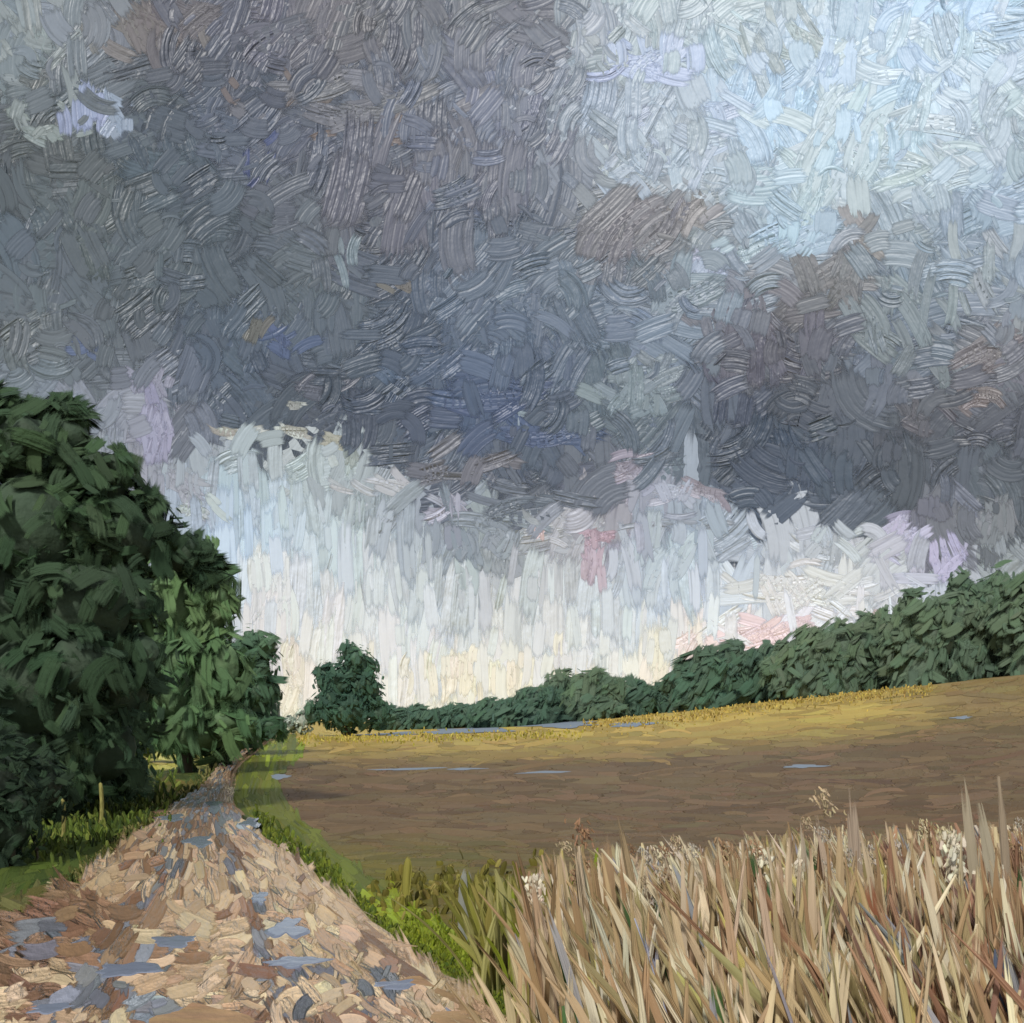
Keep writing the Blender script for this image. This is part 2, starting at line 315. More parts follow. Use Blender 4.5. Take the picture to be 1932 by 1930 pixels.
patch(280, 720, 40, 40, 'a6a6be', 12, 50, 24); patch(290, 800, 46, 60, 'a5a3c4', 18, 80, 26, V, .3); patch(350, 920, 50, 40, 'a0a0a8', 10, 70, 22, .8, .3); patch(370, 960, 60, 20, 'bcc6c4', 8, 60, 20, .2, .3)
patch(720, 915, 80, 14, 'c0bfc4', 9, 60, 16, .35, .2); patch(850, 960, 40, 30, 'aaa6bc', 8, 50, 24, .6, .4); patch(880, 1025, 120, 30, '7d8793', 16, 70, 30, V, .5); patch(960, 960, 120, 40, '6e7886', 14, 90, 30, .1, .4)
patch(1195, 880, 50, 40, 'a49bb0', 12, 50, 20, -.5, .4); patch(1260, 930, 50, 24, 'a8b0c4', 10, 50, 20); patch(1330, 935, 60, 24, 'a89eae', 10, 60, 16, .5, .3); patch(1125, 1010, 40, 14, 'b890a0', 8, 50, 12, 0, .3)
patch(1120, 1050, 20, 50, 'b898ac', 9, 70, 16, V, .1); patch(1020, 1005, 12, 12, 'd8b0a8', 4, 24, 10); patch(1240, 1050, 120, 90, 'b0bfd0', 24, 90, 24, V, .4); patch(1240, 985, 130, 12, '7f8794', 7, 80, 12, 0, .1)
patch(1700, 1010, 50, 40, 'b8b4d4', 14, 60, 24, -.6, .5); patch(1790, 1060, 34, 36, 'b0a8d0', 10, 60, 20, V, .4); patch(1580, 1030, 70, 40, 'a8b4c4', 14, 60, 20); patch(1870, 1000, 60, 60, '8c949c', 16, 70, 30, V, .4)
patch(1500, 1115, 160, 50, 'd6dadf', 34, 80, 24, .1, .7); patch(1440, 1200, 90, 24, 'e0c0c8', 18, 60, 18, -.2, .3); patch(1500, 1180, 40, 12, 'd8b8c8', 6, 50, 18, -.2, .2); patch(1300, 1220, 40, 20, 'dcc8c8', 8, 50, 20, V); patch(1655, 1155, 18, 10, '9c7460', 3, 34, 16, 0, .3)
patch(540, 1310, 16, 50, 'ebe5d2', 16, 60, 26, V, .3, .03); patch(545, 1240, 26, 50, 'e4dcc8', 10, 80, 24, V, .1); patch(900, 1270, 220, 50, 'e4dfca', 40, 60, 18, V, .06); patch(1240, 1230, 14, 50, 'e2dcc4', 5, 80, 18, V, .05); patch(500, 1130, 60, 90, 'dfdfe0', 26, 110, 26, V, .06)
S.append(sky_layer(600, 70, 38, .03)); S.append(sky_layer(200, 40, 12, .09))
cat = [np.concatenate([np.asarray(s[k]) for s in S]) for k in range(7)]
me = strokes_px('cloud_cover', *cat, on_sky(RS + 30, .00004))
tag(link('cloud_cover', me, M_CLOUD), 'heavy brushed grey and pale blue storm clouds over the field', 'clouds', kind='stuff')

# ------------------------------------------------------------------ GROUND colours (by place)
PL = np.array([[1384, 503, 528], [1400, 483, 508], [1420, 455, 486], [1440, 425, 458], [1470, 400, 438], [1500, 375, 438], [1530, 328, 448], [1560, 292, 468],
               [1600, 242, 508], [1650, 182, 585], [1700, 115, 645], [1750, 45, 695], [1800, -30, 762], [1850, -115, 850], [1900, -195, 930], [1930, -250, 985], [2000, -360, 1100], [2300, -850, 1560], [3200, -2300, 2900]], float)
def path_lr(py): return np.interp(py, PL[:, 0], PL[:, 1]), np.interp(py, PL[:, 0], PL[:, 2])
FIELD = pal('6b573d 755f44 634f37 6f5d42 69563b'); GOLD = pal('b09850 bca458 a08a48 b8a256'); OLIVE = pal('66602e 5e5a2a 6e672f 6a5f34')
GREEN = pal('626a2c 5a642c 6e752e 6a6e30'); BRIGHT = pal('828e2a 78861f 8e9c34'); LEFTG = pal('55592a 4a4e26 63672e 5a5526')
def ground_col(px, py, noisy=True):
    px = np.asarray(px, float); py = np.asarray(py, float); n = len(px); L_, R_ = path_lr(py)
    pick_ = lambda p: p[rng.integers(0, len(p), n)] if noisy else np.tile(p.mean(0), (n, 1))
    col = pick_(FIELD)
    # golden band along the top of the field
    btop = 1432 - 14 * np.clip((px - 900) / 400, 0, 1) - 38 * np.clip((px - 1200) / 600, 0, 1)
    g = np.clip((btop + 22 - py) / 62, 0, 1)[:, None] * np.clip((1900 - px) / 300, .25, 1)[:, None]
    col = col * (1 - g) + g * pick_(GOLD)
    dk = np.clip((px - 1700) / 200, 0, 1)[:, None]; col = col * (1 - dk * .0) + 0
    ol = np.clip((py - 1560) / 80, 0, 1) * np.clip((1150 - px) / 260, 0, 1) * np.clip((px - R_ + 10) / 30, 0, 1); ol = ol[:, None]
    col = col * (1 - ol) + ol * pick_(OLIVE)
    tw = np.clip((py - 1690) / 120, 0, 1)[:, None] * np.clip((px - 900) / 200, 0, 1)[:, None]
    col = col * (1 - tw) + tw * pick_(pal('8a7350 7a6244 94805c'))
    wv = np.interp(py, [1384, 1420, 1470, 1540, 1600, 1660, 1750, 1850, 1930], [20, 90, 75, 105, 110, 90, 135, 165, 140])
    v = (px > R_) & (px < R_ + wv)
    col[v] = pick_(GREEN)[v]
    b = v & (((py > 1700) & (px > R_ + wv * .3)) | ((py < 1450) & (rng.random(n) < .5))); col[b] = pick_(BRIGHT)[b]
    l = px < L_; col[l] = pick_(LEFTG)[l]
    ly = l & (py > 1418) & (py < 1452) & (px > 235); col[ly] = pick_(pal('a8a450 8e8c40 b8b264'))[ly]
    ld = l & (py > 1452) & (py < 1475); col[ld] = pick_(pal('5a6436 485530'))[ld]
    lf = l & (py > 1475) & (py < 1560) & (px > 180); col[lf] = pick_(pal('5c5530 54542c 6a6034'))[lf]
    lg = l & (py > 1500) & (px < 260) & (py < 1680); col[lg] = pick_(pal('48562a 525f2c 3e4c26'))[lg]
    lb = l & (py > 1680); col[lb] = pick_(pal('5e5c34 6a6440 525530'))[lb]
    p = (px >= L_) & (px <= R_); col[p] = pick_(pal('a88a6c 97795c b0967a 8c7058'))[p]
    return col
xs = np.concatenate([-np.geomspace(700, 3, 90), np.linspace(-2.9, 2.9, 40), np.geomspace(3, 700, 90)])
ys = np.concatenate([np.linspace(-120, 2, 20), np.geomspace(2.2, 680, 240)])
X, Y = np.meshgrid(xs, ys, indexing='ij'); Z = H(X, Y)
gx, gy = to_px(X.ravel(), np.maximum(Y.ravel(), 1.5), Z.ravel())
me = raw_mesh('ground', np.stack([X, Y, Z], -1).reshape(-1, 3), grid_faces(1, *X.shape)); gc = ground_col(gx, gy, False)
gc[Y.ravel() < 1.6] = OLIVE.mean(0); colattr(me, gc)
tag(link('ground', me, M_BASE), kind='structure')
# ---- the path sheet, then its mud
pyl = np.concatenate([np.linspace(1384, 1500, 60), np.linspace(1503, 2300, 120)]); Lx, Rx = path_lr(pyl)
s = np.linspace(0, 1, 17); px = Lx[:, None] * (1 - s) + Rx[:, None] * s + (vnoise(pyl, pyl * 0, 14, 3)[:, None] - .5) * 18 * ((pyl - 1380) / 200)[:, None].clip(0, 1)
py = np.repeat(pyl[:, None], 17, 1); x, y = ground_hit(px, py)
rut = .05 * np.exp(-((s - .3) / .08) ** 2) + .05 * np.exp(-((s - .72) / .08) ** 2)
z = H(x, y) + .045 - rut[None] * .6 + .02 * (vnoise(x * 10, y * 10, 3, 4) - .5); z[:, 0] = H(x, y)[:, 0] - .01; z[:, -1] = H(x, y)[:, -1] - .01
me = raw_mesh('dirt_path', np.stack([x, y, z], -1).reshape(-1, 3), grid_faces(1, *x.shape))
colattr(me, jitter(np.tile(hx('a0825f'), (x.size, 1)), .08)); tag(link('dirt_path', me, M_BASE), kind='structure')

# ---- field soil and verge brushing
def field_layer(n, L0, W0, amt):
    cx = rng.uniform(440, 2100, n); cy = 1275 + (rng.random(n) ** .8) * 700
    top = np.interp(cx, [500, 1000, 1200, 1500, 1932, 2100], [1385, 1362, 1350, 1312, 1270, 1255]); k = cy > top + 3
    cx, cy = cx[k], cy[k]; L_, R_ = path_lr(cy); k = cx > R_ + 12; cx, cy = cx[k], cy[k]; n = len(cx)
    v = (cx < path_lr(cy)[1] + 90)
    slope = np.interp(cy, [1280, 1420, 1500], [-.12, -.03, 0]) * np.clip((cx - 700) / 900, 0, 1)
    ang = np.where(v, math.atan2(1, -.25) + rng.normal(0, .6, n), slope + rng.normal(0, .08, n)); ang = np.where(v & (cy > 1560), .75 + rng.normal(0, .35, n), ang)
    sc = np.interp(cy, [1280, 1450, 1900], [.45, .8, 1.4])
    wv = np.interp(cy, [1384, 1420, 1470, 1540, 1600, 1660, 1750, 1850, 1930], [20, 90, 75, 105, 110, 90, 135, 165, 140])
    cap = np.where(v, 1e4, 2.1 * np.maximum(cx - path_lr(cy)[1] - wv, 0) + 25)
    return [cx, cy, ang, np.minimum(L0 * sc * rng.uniform(.6, 1.4, n) * np.where(v, .2, 1), cap), W0 * sc * rng.uniform(.6, 1.4, n), rng.normal(0, .35, n), jitter(ground_col(cx, cy), amt)]
def verge_layer(n, L0, W0):
    cy = 1388 + rng.random(n) ** .8 * 560; _, R_ = path_lr(cy); wv = np.interp(cy, [1384, 1420, 1470, 1540, 1600, 1660, 1750, 1850, 1930], [20, 90, 75, 105, 110, 90, 135, 165, 140])
    cx = R_ + 6 + rng.random(n) * (wv - 8); sc = np.interp(cy, [1380, 1450, 1900], [.3, .6, 1.2])
    ang = np.where(cy < 1500, 1.9, .8) + rng.normal(0, .3, n)
    return [cx, cy, ang, L0 * sc * rng.uniform(.6, 1.4, n), W0 * sc * rng.uniform(.6, 1.4, n), rng.normal(0, .5, n), jitter(ground_col(cx, cy), .06)]
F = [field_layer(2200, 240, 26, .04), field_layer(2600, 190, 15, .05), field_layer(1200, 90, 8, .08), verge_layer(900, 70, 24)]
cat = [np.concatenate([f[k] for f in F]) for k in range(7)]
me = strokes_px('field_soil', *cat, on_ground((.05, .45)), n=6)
tag(link('field_soil', me, M_GRND), 'brown and golden harvested soil of the broad field', 'soil', kind='stuff')
def left_layer(n, L0, W0):
    cy = rng.uniform(1405, 1990, n); L_, _ = path_lr(cy); cx = L_ - rng.random(n) ** 1.3 * 620; k = (cx < L_ - 4)
    cx, cy = cx[k], cy[k]; n = len(cx); sc = np.interp(cy, [1400, 1500, 1900], [.4, .8, 1.4])
    ang = np.where(cy < 1470, rng.normal(0, .12, n), -.6 + rng.normal(0, .5, n))
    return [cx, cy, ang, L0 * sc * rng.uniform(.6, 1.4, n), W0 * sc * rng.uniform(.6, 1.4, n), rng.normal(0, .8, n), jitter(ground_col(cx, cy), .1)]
F = [left_layer(900, 80, 24), left_layer(1200, 55, 13)]
cat = [np.concatenate([f[k] for f in F]) for k in range(7)]
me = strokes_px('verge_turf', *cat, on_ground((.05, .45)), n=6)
tag(link('verge_turf', me, M_GRND), 'olive turf between the dark trees and the muddy path', 'grass', kind='stuff')

# ---- mud of the path
TAN = pal('ceb290 c2a686 dac29e b89c7c'); BRN = pal('94745a 80624c a08066 8a6852'); GRY = pal('7b7c84 8a8a90 6c7078'); BLU = pal('9298a4 a8aeb8 888e9a')
def mud_layer(n, L0, W0, wts, amt=.08):
    cy = 1386 + rng.random(n) ** .75 * 640; L_, R_ = path_lr(cy); u = rng.random(n); cx = L_ + (R_ - L_) * (.1 + .81 * u)
    wdt = R_ - L_; sc = np.clip(wdt / 420, .07, 1.5)
    P4 = [TAN, BRN, GRY, BLU]; q = vnoise(cx, cy * 2.2, 95, 31) + rng.normal(0, .075, n); th = np.cumsum(wts)
    k = np.digitize(np.clip((q - .5) * 1.3 + .5, 0, .999), [th[0], th[1], th[2]]).clip(0, 3)
    # pale dry crown between the wheel ruts and along the right shoulder; greyer wet ruts
    crown = (np.abs(u - .52) < .12) & (cy > 1590) & (cy < 1900) | (u > .76) & (cy > 1560); k = np.where(crown & (rng.random(n) < .8), 0, k)
    rutm = (np.abs(u - .30) < .07) & (cy < 1650) | (np.abs(u - .5) < .2) & (cy < 1560) & (cy > 1440); k = np.where(rutm & (rng.random(n) < .45), 2, k)
    col = np.empty((n, 3))
    for q in range(4):
        mk = k == q; col[mk] = P4[q][rng.integers(0, len(P4[q]), mk.sum())]
    far = (cy < 1440)[:, None]; col = np.where(far, col * .4 + .6 * hx('a38570'), col)
    ang = np.where(cy < 1600, np.arctan2(1, np.interp(cy, [1386, 1440, 1500, 1600], [-1.4, -.9, -.3, .5]) * (1 - 0)) + rng.normal(0, .35, n), rng.normal(0, .45, n) - .1)
    tan_ = lambda uu: (lambda a, b: ((b[0] + (b[1] - b[0]) * uu) - (a[0] + (a[1] - a[0]) * uu)) / 12)(path_lr(cy - 6), path_lr(cy + 6))
    rt = (np.abs(u - .3) < .075) | (np.abs(u - .7) < .06); along = np.arctan2(1, tan_(u)); ang = np.where(cy < 1720, along + rng.normal(0, .38, n), ang); ang = np.where(rt & (rng.random(n) < .85), along + rng.normal(0, .12, n), ang)
    wet = rt & (rng.random(n) < .42); col = np.where(wet[:, None], np.where((rng.random(n) < .5)[:, None], pick(GRY, n), pick(BRN, n)) * .9, col)
    sh = (u > .8) & (cy > 1560); ang = np.where(sh, .78 + rng.normal(0, .25, n) + 1.3 * (rng.random(n) < .4), ang)
    rot = sh & (np.abs(ang - .78) > .8); sc = np.where(rot, sc * .5, sc)
    return [cx, cy, ang, L0 * sc * rng.uniform(.5, 1.5, n), W0 * sc * rng.uniform(.5, 1.5, n), rng.normal(0, .9, n), jitter(col, amt)]
F = [mud_layer(1300, 130, 54, [.5, .38, .1, .02]), mud_layer(1900, 100, 32, [.46, .34, .15, .05]), mud_layer(1100, 42, 18, [.48, .3, .14, .08])]
cat = [np.concatenate([f[k] for f in F]) for k in range(7)]
me = strokes_px('path_mud', *cat, on_ground((7, 7.15)), n=7, m=5)
tag(link('path_mud', me, M_MUD), 'thick tan and brown churned mud of the wet track', 'mud', kind='stuff')

# ------------------------------------------------------------------ puddles
def water_mat(name, c, rough=.12):
    m, t, p = nodes(name); n = N(t, 'ShaderNodeTexNoise'); tc = N(t, 'ShaderNodeTexCoord'); t.links.new(tc.outputs['Object'], n.inputs['Vector'])
    n.inputs['Scale'].default_value = 9; bp = N(t, 'ShaderNodeBump'); bp.inputs['Distance'].default_value = .01; bp.inputs['Strength'].default_value = .5
    t.links.new(n.outputs['Fac'], bp.inputs['Height']); t.links.new(bp.outputs[0], p.inputs['Normal'])
    p.inputs['Base Color'].default_value = (*hx(c), 1); p.inputs['Roughness'].default_value = rough
    return m
M_WAT = water_mat('puddle_water', '7e8698', .14); M_WAT2 = water_mat('field_water', '7c8894', .5)
def puddle(name, px, py, w_, h_, label, mat, group, lift, tilt=0.0):
    k = 40; a = np.linspace(0, 2 * math.pi, k, endpoint=False)
    r = 1 + .7 * (vnoise(a * 2, a * 0 + px, 1, 8) - .5) + .3 * np.sin(a * 3 + px) * .5 + .12 * np.sin(a * 7 + py)
    rings = np.linspace(0, 1, 4)[1:]; PX = px + np.outer(rings, np.cos(a) * r) * w_ / 2; PY = py + np.outer(rings, np.sin(a) * r) * h_ / 2 + (PX - px) * tilt
    x, y = ground_hit(PX, PY); cx, cy = ground_hit(np.array([[px]]), np.array([[py]])); cx, cy = cx[0, 0], cy[0, 0]; z0 = H(cx, cy)
    pm = cy / FPX * PW / 1024; zz = H(x, y) - z0 if 'field' in label else 0 * x
    zz = zz + np.array([0, 0, -.012])[:, None]
    V_ = [(0, 0, 0)] + [tuple(v) for v in np.stack([x - cx, y - cy, zz], -1).reshape(-1, 3)]
    Fc = [(0, 1 + j, 1 + (j + 1) % k) for j in range(k)]
    for q in range(2):
        b0 = 1 + q * k; b1 = b0 + k; Fc += [(b0 + j, b1 + j, b1 + (j + 1) % k, b0 + (j + 1) % k) for j in range(k)]
    me = bpy.data.meshes.new(name); me.from_pydata(V_, [], Fc); o = link(name, me, mat); o.location = (cx, cy, z0 + lift * pm + .01)
    return tag(o, label, 'puddle', group)
GP = 'rain puddles in the muddy path'
for a in [(240, 1845, 170, 38, 'wide blue puddle in the left wheel rut near the bottom'), (540, 1765, 90, 56, 'bright blue puddle in the middle of the muddy path'),
          (555, 1830, 150, 26, 'thin blue puddle strip right of the rut near the bottom'), (330, 1790, 120, 30, 'grey blue puddle on the left side of the path'),
          (745, 1872, 100, 22, 'small blue puddle by the pale right shoulder of the path'), (90, 1918, 110, 22, 'puddle at the lower left corner of the path'),
          (325, 1555, 60, 16, 'small puddle at the left edge where the path narrows'), (375, 1600, 60, 24, 'grey puddle in the left rut halfway up the path'),
          (405, 1530, 34, 26, 'puddle in the narrow part of the path below the bend'), (488, 1708, 40, 34, 'small dark puddle in the right wheel rut'), (470, 1565, 40, 18, 'slim puddle at the right edge below the bend')]:
    puddle('puddle', a[0], a[1], a[2], a[3], a[4], M_WAT, GP, 7.08, -.08)
GF = 'standing water in the field'
for a in [(740, 1386, 110, 6, 'first pale strip of standing water in the field, right of the round bush'), (880, 1380, 170, 12, 'long pale water strip across the golden part of the field'),
          (1060, 1368, 150, 12, 'pale water strip in the field before the low hedge'), (1190, 1368, 80, 8, 'short water strip in the field at the end of the pale row'),
          (530, 1466, 36, 9, 'blue puddle in the field beside the green verge'), (770, 1452, 130, 4, 'thin blue water line in the brown field'),
          (875, 1452, 70, 4, 'short thin blue water line in the brown field'), (1030, 1458, 90, 4, 'faint blue water line in the middle of the brown field'), (1515, 1447, 80, 6, 'blue puddle in the field above the reeds'), (1815, 1355, 34, 5, 'tiny puddle in the upper right of the field')]:
    puddle('field_puddle', a[0], a[1], a[2], a[3], a[4], M_WAT2, GF, .7, -.03)

# ------------------------------------------------------------------ TREES
def tube(pts, rad, k=8):
    pts = np.array(pts, float); n = len(pts); T = np.gradient(pts, axis=0); T /= np.linalg.norm(T, axis=1, keepdims=True)
    up = np.array([.3, 1, .1]); U = np.cross(T, up); U /= np.linalg.norm(U, axis=1, keepdims=True); W_ = np.cross(T, U)
    a = np.linspace(0, 2 * math.pi, k + 1)
    return pts[:, None] + (U[:, None] * np.cos(a)[None, :, None] + W_[:, None] * np.sin(a)[None, :, None]) * np.asarray(rad)[:, None, None]
def tubes_mesh(name, list_):
    V_, F_, o = [], [], 0
    for g in list_:
        V_.append(g.reshape(-1, 3)); F_.append(grid_faces(1, *g.shape[:2]) + o); o += g.shape[0] * g.shape[1]
    return raw_mesh(name, np.concatenate(V_), np.concatenate(F_))
def leaf_strokes(name, pos, nrm, tan, Ln, Wd, col, pm, n=4, m=3):
    N_ = len(pos); t = np.linspace(-.5, .5, n + 1); s = np.linspace(-.5, .5, m); T, S_ = np.meshgrid(t, s, indexing='ij')
    nrm = nrm / np.linalg.norm(nrm, axis=1, keepdims=True); tan = tan - nrm * (tan * nrm).sum(1, keepdims=True); tan /= np.linalg.norm(tan, axis=1, keepdims=True) + 1e-9
    sd_ = np.cross(nrm, tan); cv = rng.normal(0, .3, N_)
    e = lambda a: a[:, None, None]
    Wp = e(Wd) * (1 - .2 * (2 * np.abs(T)) ** 3)
    P = pos[:, None, None] + tan[:, None, None] * (e(Ln) * T)[..., None] + sd_[:, None, None] * (Wp * S_ + e(cv * Ln) * T ** 2)[..., None] - nrm[:, None, None] * (e(Ln) * (T ** 2) * .12 + e(Wd) * S_ ** 2 * .15)[..., None]
    st = np.stack([np.broadcast_to(2 * S_, P.shape[:3]), np.broadcast_to(T + .5, P.shape[:3]), np.full(P.shape[:3], pm)], -1)
    br = np.stack([Wp * S_ / pm + e(rng.random(N_) * 900), e(Ln) * T / pm + e(rng.random(N_) * 700), 0 * Wp + e(rng.random(N_) * 50)], -1)
    return finish(name, P, col, st, br)
def crown(name, lobes, dens, L0, palette, wts, parent, pm, down=.5, nj=.2, shell=.78, tips=.25, tall=0.0):
    """lobes: (x,y,z,rx,ry,rz) relative to the tree base; many leaf sprays through each lobe's outer volume"""
    palette = palette * .6 + palette.mean(0) * .4
    P, Nn, Cc, Ls = [], [], [], []; more = []
    for l in lobes:
        for q in range(3):
            d = rng.normal(size=3); d[2] = abs(d[2]) * .8 - .1; d /= np.linalg.norm(d); k = rng.uniform(.32, .55)
            more.append((l[0] + d[0] * l[3] * .8, l[1] + d[1] * l[4] * .8, l[2] + d[2] * l[5] * .8, l[3] * k, l[4] * k, l[5] * k))
    lobes = list(lobes) + more; dens = dens * .75
    for l in lobes:
        c, r = np.array(l[:3]), np.array(l[3:6]); area = 4 * math.pi * ((r[0] * r[1]) ** 1.6 / 3 + (r[0] * r[2]) ** 1.6 / 3 + (r[1] * r[2]) ** 1.6 / 3) ** (1 / 1.6)
        n = max(20, int(area * dens / (L0 * L0 * .35))); d = rng.normal(size=(n, 3)); d /= np.linalg.norm(d, axis=1, keepdims=True)
        bumpy = 1 + .34 * (vnoise(d[:, 0] * 3 + c[0], d[:, 2] * 3 + d[:, 1] * 2 + c[2], 1, 11) - .5) * 2
        q = (shell + (1 - shell) * rng.random(n) ** .6) * bumpy; tip = rng.random(n) < tips; q[tip] *= 1 + rng.random(tip.sum()) ** 1.5 * .3
        P.append(c + d * r * q[:, None]); Nn.append(d / r * r.mean()); Cc.append(np.full(n, len(Cc))); Ls.append(np.where(tip, .42, 1))
    P, Nn, ci, Ls = map(np.concatenate, (P, Nn, Cc, Ls)); k = P[:, 2] > .02; P, Nn, ci, Ls = P[k], Nn[k], ci[k], Ls[k]; n = len(P)
    Nn = Nn / np.linalg.norm(Nn, axis=1, keepdims=True) * (.5 if nj > .1 else .3) + rng.normal(0, 1, (n, 3)) * nj + np.array([0, -.3, .2]); tan = (rng.normal(size=(n, 3)) + np.array([0, 0, -down * 2])) if nj > .1 else (rng.normal(size=(n, 3)) * .45 + np.array([.6, 0, 1.])) + Nn * .3
    clump = vnoise(P[:, 0] + 7, P[:, 2] + P[:, 1] * .5, L0 * 3.2, 21); order = np.clip(clump * 1.3 - .15 + rng.normal(0, .16, n), 0, .999)
    col = palette[(order * len(palette)).astype(int)] if wts is None else pick(palette, n, wts)
    Ln = L0 * rng.uniform(.6, 1.5, n) * Ls * (1 + tall)
    me = leaf_strokes(name, P, Nn, tan, Ln, Ln * rng.uniform(.28, .5, n) / (1 + tall), jitter(col, .05, .03), pm)
    o = link(name, me, M_LEAF, parent); o['kind'] = 'stuff'
    # inner mass of the twigs and leaves nobody can see between
    V_, F_, off = [], [], 0
    for l in lobes:
        a, b = np.meshgrid(np.linspace(0, 2 * math.pi, 15), np.linspace(.02, math.pi - .02, 9), indexing='ij')
        d = np.stack([np.cos(a) * np.sin(b), np.sin(a) * np.sin(b), np.cos(b)], -1); q = .72 + .05 * np.sin(a * 3 + l[0])
        g = np.array(l[:3]) + d * np.array(l[3:6]) * q[..., None]; g[..., 2] = np.maximum(g[..., 2], .01)
        V_.append(g.reshape(-1, 3)); F_.append(grid_faces(1, 15, 9) + off); off += 135
    me = raw_mesh('inner_foliage', np.concatenate(V_), np.concatenate(F_)); m_ = off
    colattr(me, jitter(np.tile(palette.mean(0), (m_, 1)), .1)); io = link('inner_foliage', me, M_BASE, parent)
    return o
def tree(name, px, D, lobes_px, L0, palette, label, cat, group=None, nj=.13, dens=1.6, trunk=True, down=.5, wts=None, tall=0., tips=.4, zb=0., rt=None):
    """lobes_px: (dx m, dy m, z m, rx, ry, rz)"""
    x = at(px, D); z = float(H(x, D)) + zb
    root = bpy.data.objects.new(name, None); C.collection.objects.link(root); root.location = (x, D, z); tag(root, label, cat, group)
    pm = D / FPX * PW / 1024; c = crown('crown', lobes_px, dens, L0, palette, wts, root, pm, down, nj, tall=tall, tips=tips)
    if trunk:
        top = max(l[2] for l in lobes_px); r0 = rt or max(.05, .035 * top); n = 7; t = np.linspace(0, 1, n)
        pts = np.stack([.12 * np.sin(t * 3 + px) * t * top * .3, .05 * t * top * np.cos(t * 4), -.15 + t * (top * .9 + .15)], 1)
        L_ = [tube(pts, r0 * (1.25 - t))]
        link('trunk', tubes_mesh('trunk', L_), M_BARK, root)
        for i, l in enumerate(lobes_px[:5]):
            a = pts[2 + i % 4]; b = np.array(l[:3]) + np.array([0, 0, l[5] * .3]); q = np.linspace(0, 1, 5)[:, None]
            g = a * (1 - q) + b * q + np.array([0, 0, .12 * top]) * (q * (1 - q)); link('limb', tubes_mesh('limb', [tube(g, r0 * .5 * (1 - .8 * q[:, 0]))]), M_BARK, root)
    return root
DARK = pal('2b3b2e 2e3f31 304230 364836 3a4c38 42563c')
# the large dark tree on the left: 18 m away
def pl(px, py, D, r, rz=None, dy=0., cx=0.):        # lobe by direction at a distance, relative to a tree at cx
    return (at(px, D) - cx, dy, EYE + (HZ - py) / FPX * D, r, r, rz or r)
D1 = 18.0; c1 = at(60, D1)
big = [pl(60, 860, D1, .95, cx=c1), pl(20, 800, D1, .5, cx=c1), pl(110, 800, D1, .42, cx=c1), pl(190, 905, D1, .6, cx=c1), pl(80, 1010, D1, 1.3, dy=-.2, cx=c1), pl(225, 1015, D1, .8, cx=c1), pl(262, 965, D1, .42, cx=c1, dy=.3),
       pl(20, 1150, D1, 1.4, cx=c1), pl(180, 1150, D1, .95, cx=c1, dy=-.4), pl(320, 1035, D1, .42, cx=c1, dy=.5), pl(370, 1075, D1, .24, cx=c1, dy=.6), pl(90, 1300, D1, 1.3, cx=c1, dy=-.3), pl(200, 1290, D1, .95, cx=c1), pl(-160, 1000, D1, 1.5, cx=c1), pl(-170, 1250, D1, 1.6, cx=c1),
       pl(60, 1430, D1, 1.1, cx=c1, dy=-.4), pl(190, 1410, D1, .75, cx=c1)]
tree('large_tree', 60, D1, big, .62, DARK, 'tall dark green tree filling the left edge beside the path', 'tree', dens=1.9, rt=.26)
D0 = 12.5; c0 = at(20, D0)
tree('dark_bush', 20, D0, [pl(-60, 1490, D0, .75, cx=c0), pl(5, 1560, D0, .4, cx=c0), pl(-50, 1640, D0, .5, cx=c0), pl(60, 1480, D0 + .8, .42, cx=c0, dy=.9)], .26, pal('28362a 2b3a2c 303f2f 374632'),
     'dark bush in the lower left corner in front of the tall tree', 'bush', dens=2.2)
D2 = 20.5; c2 = at(175, D2)
tree('hanging_bush', 175, D2, [pl(200, 1390, D2, .75, cx=c2), pl(165, 1470, D2, .65, cx=c2), pl(235, 1460, D2, .45, .55, cx=c2), pl(110, 1500, D2, .6, cx=c2)], .34, pal('2c3c30 324534 384c38 40543e 4a6046'),
     'dark drooping bush below the tall tree, behind the short posts', 'bush', dens=2)
MID = pal('3e573d 466044 506a4a 5a744e 647e54 6a8458')
D3 = 33.0; c3 = at(350, D3)
tree('green_tree', 350, D3, [pl(340, 1120, D3, 1.2, 1.9, cx=c3), pl(395, 1130, D3, .8, 1.6, cx=c3), pl(330, 1300, D3, 1.5, 1.6, cx=c3, dy=.2), pl(400, 1280, D3, 1.0, 1.8, cx=c3), pl(370, 1380, D3, 1.4, .9, cx=c3), pl(290, 1200, D3, 1.2, 2, cx=c3)], .75, MID,
     'mid green tree right behind the tall dark tree', 'tree', dens=1.8, tall=.3, down=1.)
D4 = 48.0; c4 = at(460, D4)
tree('round_tree', 460, D4, [pl(455, 1260, D4, 1.5, 1.5, cx=c4), pl(480, 1310, D4, 1.1, 1.6, cx=c4), pl(420, 1310, D4, 1.5, 1.9, cx=c4), pl(465, 1370, D4, 1.4, .8, cx=c4)], .85, pal('3a5040 405846 48604c 506a50 587456'),
     'smaller round tree at the left side of the path bend', 'tree', dens=1.9, tall=.2)
D4 = 40.0; c4 = at(330, D4)
tree('low_shrub', 330, D4, [pl(330, 1400, D4, .9, .6, cx=c4), pl(400, 1405, D4, .6, .4, cx=c4), pl(275, 1400, D4, .7, .6, cx=c4)], .6, pal('4c6040 566c40 627846 465a3e'),
     'low green shrub at the foot of the mid green tree', 'bush', dens=1.8, trunk=False, tall=.3)
D5 = 92.0; c5 = at(655, D5)
